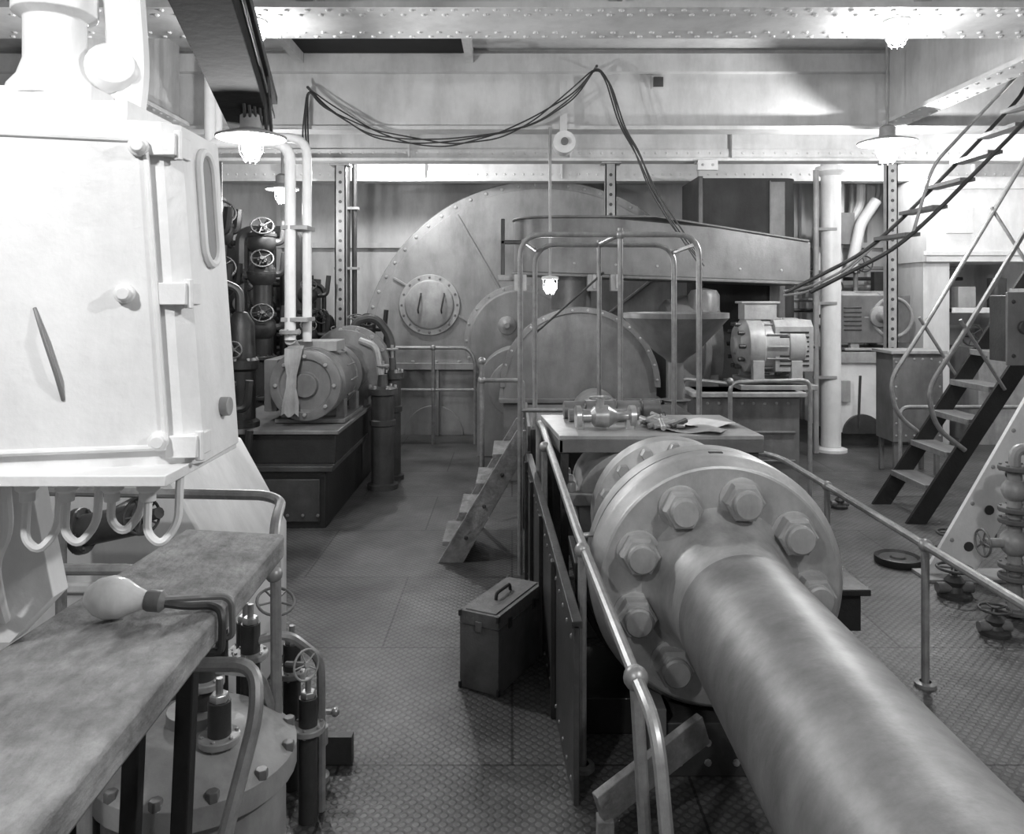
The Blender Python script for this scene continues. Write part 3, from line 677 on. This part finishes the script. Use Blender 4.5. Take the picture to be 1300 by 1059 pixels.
g.box(-1.72, -1.38, 6.2, 6.5, 1.26, 1.34, LGREY); g.box(-1.92, -1.82, 6.1, 6.7, .8, 1.2, MGREY)
for i in range(8): g.box(-1.925, -1.915, 6.12 + i * .07, 6.15 + i * .07, .84, 1.16, BLACK)
g.done(.004)
g = G('hanging_rag')
vs = []; fs = []
prof = [(5.97, 1.32), (5.90, 1.30), (5.88, 1.2), (5.885, 1.1), (5.88, 1.0), (5.885, .9), (5.88, .80)]
for i, (y, z) in enumerate(prof):
    for j in range(6): w = .065 + .02 * math.sin(i * 1.4); vs.append((-1.63 - .005 * i + (j / 5 - .5) * 2 * w * .8, y - .008 * math.sin(j * 2.2 + i), z + .02 * math.sin(j * 2) * (i == 6)))
for i in range(len(prof) - 1):
    for j in range(5): fs.append((i * 6 + j, i * 6 + j + 1, (i + 1) * 6 + j + 1, (i + 1) * 6 + j))
g.add(vs, fs, LGREY); g.done()
g = G('circulating_pump')
g.lathe((-1.5, 7.0, 1.05), (0, 1, 0), [(0, 0), (.2, 0), (.22, .03), (.34, .05), (.34, .12), (.30, .14), (.30, .24), (.37, .26), (.37, .34), (.28, .36), (.28, .55), (.33, .57), (.33, .62), (0, .64)], MGREY, 36)
for i in range(14):
    a = 2 * math.pi * i / 14; g.hexn((-1.5 + .34 * math.cos(a), 7.26, 1.05 + .34 * math.sin(a)), (0, -1, 0), .02, .03, LGREY)
g.box(-1.8, -1.3, 7.05, 7.4, .71, .9, MGREY)
for (x, y, r_, h) in ((-1.14, 6.95, .1, 1.0), (-1.11, 7.3, .08, 1.12)):
    g.lathe((x, y, 0), (0, 0, 1), [(0, 0), (r_ * 1.35, 0), (r_ * 1.35, .04), (r_, .05), (r_, h * .55), (r_ * 1.15, h * .56), (r_ * 1.15, h * .6), (r_, h * .61), (r_, h * .82), (r_ * 1.3, h * .83), (r_ * 1.3, h * .88), (r_ * .5, h * .9), (r_ * .4, h), (0, h)], DGREY, 24)
    g.cyl((x, y, h), (x, y, h + .12), .015, RAILM, segs=8); g.ring((x, y, h + .08), (0, 0, 1), .05, .01, RAILM, 16, 6)
    for i in range(6): a = math.pi * i / 3; g.hexn((x + r_ * 1.1 * math.cos(a), y + r_ * 1.1 * math.sin(a), h * .88), (0, 0, 1), .015, .03, RAILM)
g.tube([(-1.5, 7.5, 1.3), (-1.5, 7.5, 1.45), (-1.3, 7.5, 1.5), (-1.15, 7.5, 1.3), (-1.15, 7.5, 1.0)], .04, DGREY, 10, .1)
g.tube([(-1.35, 7.0, 1.3), (-1.2, 6.95, 1.25), (-1.16, 6.95, 1.0)], .03, LGREY, 8, .06)
g.done()
g = G('steam_pipe')
g.tube([(-2.3, 6.0, 2.86), (-1.69, 6.0, 2.86), (-1.69, 6.0, 1.36)], .042, WHITE, 14, .15)
g.tube([(-2.3, 6.15, 2.93), (-1.6, 6.15, 2.93), (-1.6, 6.15, 1.34)], .036, WHITE, 14, .15)
g.tube([(-1.69, 6.0, 1.36), (-1.69, 6.2, 1.26)], .042, LGREY, 12)
g.tube([(-2.3, 6.0, 2.86), (-2.3, 6.0, 3.75)], .042, WHITE, 12); g.tube([(-2.3, 6.15, 2.93), (-2.3, 6.15, 3.75)], .036, WHITE, 12)
for z in (1.5, 2.2): g.box(-1.75, -1.55, 5.96, 6.2, z, z + .03, LGREY)
g.flange((-1.69, 6.0, 1.42), (0, 0, 1), .08, .03, LGREY, 6)
g.done()

def valvecol(name, x, y, h, r_, m, wz, side):
    g = G(name); g.cyl((x, y, 0), (x, y, h), r_, m); z = .3
    while z < h: g.flange((x, y, z), (0, 0, 1), r_ * 1.7, .035, m, 8, DGREY); z += .33 + .12 * random.random()
    for w in wz:
        g.ball((x, y, w), r_ * 1.7, m); d = V((side, -.6, .5)).normalized(); g.cyl((x, y, w), V((x, y, w)) + d * (r_ * 2.6), r_ * .55, m); g.wheel(V((x, y, w)) + d * (r_ * 2.8), d, r_ * 1.25, DGREY)
        g.tube([(x, y, w), (x + .18, y + .05, w), (x + .2, y + .05, w + .2)], r_ * .4, m, 8, .05)
    g.done()
valvecol('valve_column', -2.45, 6.2, 2.5, .09, BLACK, (.8, 1.3, 1.75, 2.2), -.3)
valvecol('valve_column', -2.42, 5.6, 2.1, .06, BLACK, (1.25, 1.6, 2.0), .3)
valvecol('valve_column', -2.75, 7.3, 2.6, .1, BLACK, (1.2, 1.8, 2.3), .4)
valvecol('valve_column', -2.35, 7.4, 2.3, .08, DGREY, (1.4, 1.9, 2.2), .2)
valvecol('valve_column', -2.05, 7.9, 1.9, .06, BLACK, (1.3, 1.7), .2)
valvecol('valve_column', -1.5, 8.1, 1.45, .06, BLACK, (1.1, 1.35), .2)
valvecol('valve_column', -2.05, 5.5, 1.1, .07, BLACK, (.55, .9), .3)
g = G('evaporator')
g.lathe((-2.05, 5.95, .71), (0, 0, 1), [(0, 0), (.14, 0), (.14, .04), (.11, .06), (.11, .42), (.135, .44), (.135, .5), (.11, .52), (.10, .78), (.05, .86), (0, .88)], BLACK, 24)
for i in range(8): a = math.pi * i / 4; g.hexn((-2.05 + .122 * math.cos(a), 5.95 + .122 * math.sin(a), 1.21), (0, 0, 1), .012, .02, LGREY)
g.tube([(-2.05, 5.95, 1.5), (-2.05, 5.95, 1.75), (-2.2, 5.9, 1.8), (-2.2, 5.9, 2.7)], .03, DGREY, 10, .1); g.wheel((-2.05, 5.8, 1.3), (0, -1, 0), .06, MGREY)
g.done()
g = G('auxiliary_pipework')
random.seed(11)
for i in range(34):
    x = min(-2.18, -3.9 + random.random() * 2.0); y = 8.35 + random.random() * 1.2; h = .9 + random.random() * 1.5; r_ = .02 + random.random() * .05
    x2 = min(-2.18, max(-4.2, x + random.uniform(-.9, .9))); m = random.choice((DGREY, MGREY, DGREY, BLACK, BLACK))
    g.tube([(x, y, 0), (x, y, h), (x2, y, h), (x2, y, 0)], r_, m, 8, .12)
    g.flange((x, y, h * .6), (0, 0, 1), r_ * 2, .03, m, 6); g.flange(((x + x2) / 2, y, h), (1, 0, 0), r_ * 2, .03, m, 6)
    if i % 3 == 0: g.wheel((x, y - .12, h * .8), (.2, -1, 0), .08, DGREY); g.cyl((x, y, h * .8), (x, y - .13, h * .8), .02, DGREY, segs=8)
g.box(-3.6, -3.0, 9.6, 9.9, 0, 2.3, DGREY); g.box(-2.9, -2.4, 9.65, 9.9, 0, 1.9, BLACK)
for i in range(4): g.cyl((-3.3, 9.58, .9 + .35 * i), (-3.3, 9.6, .9 + .35 * i), .1, LGREY)
g.done()
g = G('valve_manifold')
for i, x in enumerate((-1.86, -1.68, -1.5)):
    h = 1.35 + .12 * (i % 2)
    g.lathe((x, 8.45, 0), (0, 0, 1), [(0, 0), (.08, 0), (.06, .04), (.06, h * .7), (.09, h * .71), (.09, h * .75), (.05, h * .77), (.03, h), (0, h)], DGREY, 18)
    g.wheel((x, 8.45, h), (0, -.3, 1), .08, MGREY)
g.tube([(-1.95, 8.45, .6), (-1.42, 8.45, .6)], .06, DGREY, 12); g.tube([(-1.95, 8.45, 1.0), (-1.42, 8.45, 1.0)], .035, LGREY, 10)
g.done()
g = G('bulkhead_pipes')
for x in (-2.02, -1.92, -1.84): g.tube([(x, 9.2, .0), (x, 9.2, 3.75)], .03, DGREY, 8)
for z in (1.2, 2.0, 2.7): g.box(-2.07, -1.79, 9.16, 9.25, z, z + .03, LGREY)
g.done()

# ------------------------------------------------------------ foreground left: control box
g = G('control_box')
top = [(-1.05, 1.16, 1.985), (-.575, 1.29, 1.985), (-.555, 1.32, 1.985), (-.56, 1.5, 1.985), (-1.05, 1.5, 1.985)]
bot = [(-1.03, 1.16, 1.425), (-.535, 1.29, 1.42), (-.515, 1.32, 1.42), (-.52, 1.5, 1.42), (-1.03, 1.5, 1.425)]
g.loft(bot, top, WHITE)
n = V((.26, -.965, 0))
def fp(s, t): return V(bot[0]).lerp(V(bot[1]), s).lerp(V(top[0]).lerp(V(top[1]), s), t)
g.loft([fp(.04, .05) , fp(.955, .05), fp(.955, .05) + n * .008, fp(.04, .05) + n * .008], [fp(.04, .95), fp(.955, .95), fp(.955, .95) + n * .008, fp(.04, .95) + n * .008], WHITE)
g.tube([fp(.05, .06) + n * .008, fp(.05, .94) + n * .008, fp(.95, .94) + n * .008, fp(.95, .06) + n * .008, fp(.05, .06) + n * .008], .005, WHITE, 8, .02)
for s, t in ((.86, .5), (.93, .92), (.93, .08)): g.lathe(fp(s, t) + n * .008, n, [(.016, 0), (.016, .01), (.011, .013), (.010, .022), (0, .022)], WHITE, 14)
g.tube([fp(.60, .46) + n * .008, fp(.625, .38) + n * .018, fp(.655, .27) + n * .018, fp(.665, .20) + n * .008], .0035, MGREY, 6)
for t in (.93, .5, .06):
    p = V(bot[1]).lerp(V(top[1]), t); g.box(p.x - .025, p.x + .026, p.y - .014, p.y + .05, p.z - .018, p.z + .018, WHITE); g.cyl(p + V((.026, .0, -.024)), p + V((.026, .0, .024)), .007, WHITE, segs=10)
pts = [(1.41 + .032 * math.cos(a), 1.92 + .035 * math.sin(a)) for a in [math.pi * i / 8 for i in range(9)]] + [(1.41 + .032 * math.cos(a), 1.79 + .035 * math.sin(a)) for a in [math.pi + math.pi * i / 8 for i in range(9)]]
g.tube([(-.553 - .07 * (z - 1.99) , y, z) for y, z in pts], .008, WHITE, 8, closed=True)
g.prism([(-.555 - .07 * (z - 1.99), y, z) for y, z in pts], (.003, 0, 0), MGREY)
g.cyl((-.53, 1.42, 1.5), (-.508, 1.42, 1.5), .017, LGREY)
g.box(-1.04, -.528, 1.2, 1.51, 1.408, 1.425, WHITE)
g.box(-.98, -.63, 1.29, 1.46, 1.985, 2.02, WHITE); g.box(-.9, -.70, 1.31, 1.44, 2.02, 2.05, WHITE)
g.lathe((-.80, 1.38, 2.04), (0, 0, 1), [(0, 0), (.075, 0), (.075, .02), (.06, .04), (.05, .07), (.05, .14), (.068, .15), (.068, .19), (.05, .2), (.045, .9), (0, .9)], WHITE, 24)
g.lathe((-.71, 1.4, 2.10), (.5, -1, .2), [(0, -.03), (.035, -.03), (.045, -.015), (.045, .015), (.035, .03), (0, .03)], WHITE, 20)
g.tube([(-.70, 1.42, 2.02), (-.69, 1.42, 2.10), (-.70, 1.42, 2.25), (-.73, 1.42, 2.6)], .035, WHITE, 10, .08)
for i, x in enumerate((-.80, -.735, -.66, -.60)):
    dz = .02 * (i % 2) + (.03 if i < 1 else 0)
    g.lathe((x, 1.30, 1.41), (0, 0, -1), [(.018, 0), (.018, .03), (.012, .035), (.012, .05), (0, .05)], WHITE, 12)
    g.tube([(x, 1.30, 1.37), (x + .002, 1.29, 1.33 - dz), (x + .025, 1.29, 1.31 - dz), (x + .045, 1.31, 1.34 - dz), (x + .04, 1.33, 1.41)], .007, WHITE, 8, .03)
for x in (-.9, -.86): g.tube([(x, 1.33, 1.41), (x + .01, 1.33, 1.30), (x - .03, 1.35, 1.24), (x - .05, 1.4, 1.15), (x - .08, 1.46, 1.1)], .01, WHITE, 8, .05)
g.prism([(-1.25, 1.46, 1.42), (-.90, 1.46, 1.42), (-.895, 1.46, 1.36), (-.85, 1.46, 1.14), (-.93, 1.46, 1.055), (-1.25, 1.46, 1.055)], (0, .05, 0), WHITE)
g.box(-1.2, -1.02, 1.35, 1.6, 0, 1.42, WHITE)
g.done(.006)

g = G('plank')
L_ = [(-.91, 2.2), (-.62, 2.15), (-.60, 1.5), (-.565, .6), (-.97, .6), (-.94, 1.5)]
g.loft([(x, y, .985) for x, y in L_], [(x, y, 1.05) for x, y in L_], PLANK)
g.done(.01)
for y in (1.86, .8):
    G('trestle').box(-.9, -.72, y - .03, y + .03, .92, .985, DWOOD).bar((-.88, y, .92), (-.92, y, 0), .04, .04, DWOOD, (0, 1, 0)).bar((-.76, y, .92), (-.80, y, 0), .04, .04, DWOOD, (0, 1, 0)).done(.004)
g = G('light_bulb')
c = V((-.805, 1.58, 1.094))
g.lathe(c, (1, .05, -.10), [(0, -.05), (.02, -.045), (.036, -.025), (.043, 0), (.038, .025), (.025, .05), (.018, .068), (.018, .07)], GLASS, 24)
g.lathe(c, (1, .05, -.10), [(.019, .07), (.021, .075), (.021, .10), (.012, .11), (0, .11)], MGREY, 16)
g.tube([c + V((.105, .0, -.012)), (-.66, 1.60, 1.068), (-.62, 1.62, 1.062), (-.596, 1.61, 1.058), (-.588, 1.6, 1.04), (-.59, 1.6, .975), (-.66, 1.6, .972)], .008, DGREY, 8, .015)
g.tube([c + V((.105, .0, -.004)), (-.65, 1.65, 1.068), (-.61, 1.67, 1.062), (-.594, 1.67, 1.05), (-.592, 1.67, .975), (-.66, 1.67, .972)], .007, MGREY, 8, .015)
g.done()

g = G('near_handrail')
g.tube([(-1.55, 2.62, 1.05), (-.82, 2.62, 1.035), (-.76, 2.6, 1.02), (-.74, 2.45, .98), (-.72, 2.4, .85), (-.70, 2.35, 0)], .017, RAILM, 10, .1)
g.tube([(-1.5, 2.5, .83), (-1.15, 2.5, .83), (-1.12, 2.5, .5), (-1.12, 2.5, 0)], .018, RAILM, 10, .08)
g.ball((-.725, 2.4, .85), .026, RAILM); g.tube([(-1.5, 2.62, 0), (-1.5, 2.62, 1.05)], .018, RAILM)
g.tube([(-.95, 1.75, 0), (-.95, 1.75, .88), (-.57, 1.75, .88), (-.55, 1.7, .8), (-.60, 1.55, .5), (-.60, 1.55, 0)], .016, RAILM, 10, .07)
g.done()
g = G('sloping_casing')
g.prism([(-2.6, 2.98, 0), (-1.08, 2.98, 0), (-1.08, 2.98, .62), (-1.30, 2.98, 1.02), (-2.6, 2.98, 1.08)], (0, .8, 0), WALLP)
g.box(-2.6, -1.06, 2.95, 2.98, .58, .62, WALLP)
for i in range(9): g.rivet((-2.4 + .15 * i, 2.98, .95), (0, -1, 0), .013, LGREY)
g.done(.01)
g = G('hand_valve')
g.cyl((-1.5, 2.74, .88), (-1.28, 2.72, .93), .055, DGREY); g.cyl((-1.28, 2.72, .93), (-1.2, 2.68, .96), .02, DGREY, segs=10); g.wheel((-1.25, 2.66, .955), (1, -.9, .3), .06, DGREY)
g.flange((-1.5, 2.74, .88), (1, 0, .2), .08, .03, DGREY, 6); g.cyl((-1.42, 2.74, .9), (-1.42, 2.98, .9), .04, BLACK)
g.done()
g = G('valve_chest')
g.lathe((-.88, 2.2, 0), (0, 0, 1), [(0, 0), (.24, 0), (.24, .36), (.27, .37), (.27, .43), (.24, .45), (.18, .50), (.08, .52), (.08, .55), (0, .55)], LGREY, 36)
for i in range(12): a = math.pi * i / 6; g.hexn((-.88 + .255 * math.cos(a), 2.2 + .255 * math.sin(a), .43), (0, 0, 1), .018, .025, MGREY)
for (x, y, h) in ((-.83, 2.5, .66), (-.95, 2.55, .62), (-.76, 2.72, .5), (-1.02, 2.5, .68), (-.9, 2.66, .6), (-.66, 2.55, .4), (-.86, 2.2, .72), (-.78, 2.1, .62)):
    g.cyl((x, y, 0), (x, y, h), .03, DGREY); g.flange((x, y, h - .1), (0, 0, 1), .055, .02, LGREY, 6); g.cyl((x, y, h), (x, y, h + .06), .01, RAILM, segs=8); g.hexn((x, y, h), (0, 0, 1), .025, .02, BRASS)
g.tube([(-.83, 2.5, .6), (-.72, 2.52, .62), (-.63, 2.6, .5), (-.63, 2.6, .0)], .015, BRASS, 8, .05)
g.tube([(-1.1, 2.2, .6), (-.86, 2.2, .66), (-.74, 2.3, .6), (-.72, 2.4, .4)], .016, BRASS, 8, .05)
g.wheel((-.78, 2.6, .69), (.3, -.4, 1), .06, MGREY); g.wheel((-.64, 2.45, .55), (1, -.8, .2), .045, LGREY); g.cyl((-.64, 2.45, .55), (-.72, 2.52, .52), .01, RAILM, segs=8)
g.box(-1.2, -.58, 2.85, 2.89, 0, .1, DGREY); g.box(-1.25, -1.2, 1.9, 2.89, 0, .35, DGREY)
g.done(.003)
g = G('drain_cock')
g.lathe((-.68, 2.76, 0), (0, 0, 1), [(0, 0), (.04, 0), (.04, .02), (.02, .03), (.02, .12), (.035, .13), (.035, .19), (.012, .2), (.012, .26), (0, .26)], BRASS, 16)
g.cyl((-.73, 2.76, .24), (-.62, 2.76, .24), .01, BRASS, segs=8); g.ball((-.62, 2.76, .24), .016, BRASS); g.ball((-.73, 2.76, .24), .016, BRASS)
g.done()

# ------------------------------------------------------------ world, camera
w = bpy.data.worlds.new('world'); sc.world = w; w.use_nodes = True
w.node_tree.nodes['Background'].inputs[0].default_value = (1, 1, 1, 1); w.node_tree.nodes['Background'].inputs[1].default_value = 0.15
cam = bpy.data.cameras.new('camera'); co = bpy.data.objects.new('camera', cam); sc.collection.objects.link(co)
co.location = (0, 0, 1.7); co.rotation_euler = (math.pi / 2, 0, 0)
cam.sensor_fit = 'HORIZONTAL'; cam.sensor_width = 36; cam.lens = 36 * 1000 / 1300; cam.shift_y = -154.5 / 1300; cam.clip_start = .05
sc.camera = co
sc.view_settings.view_transform = 'Standard'
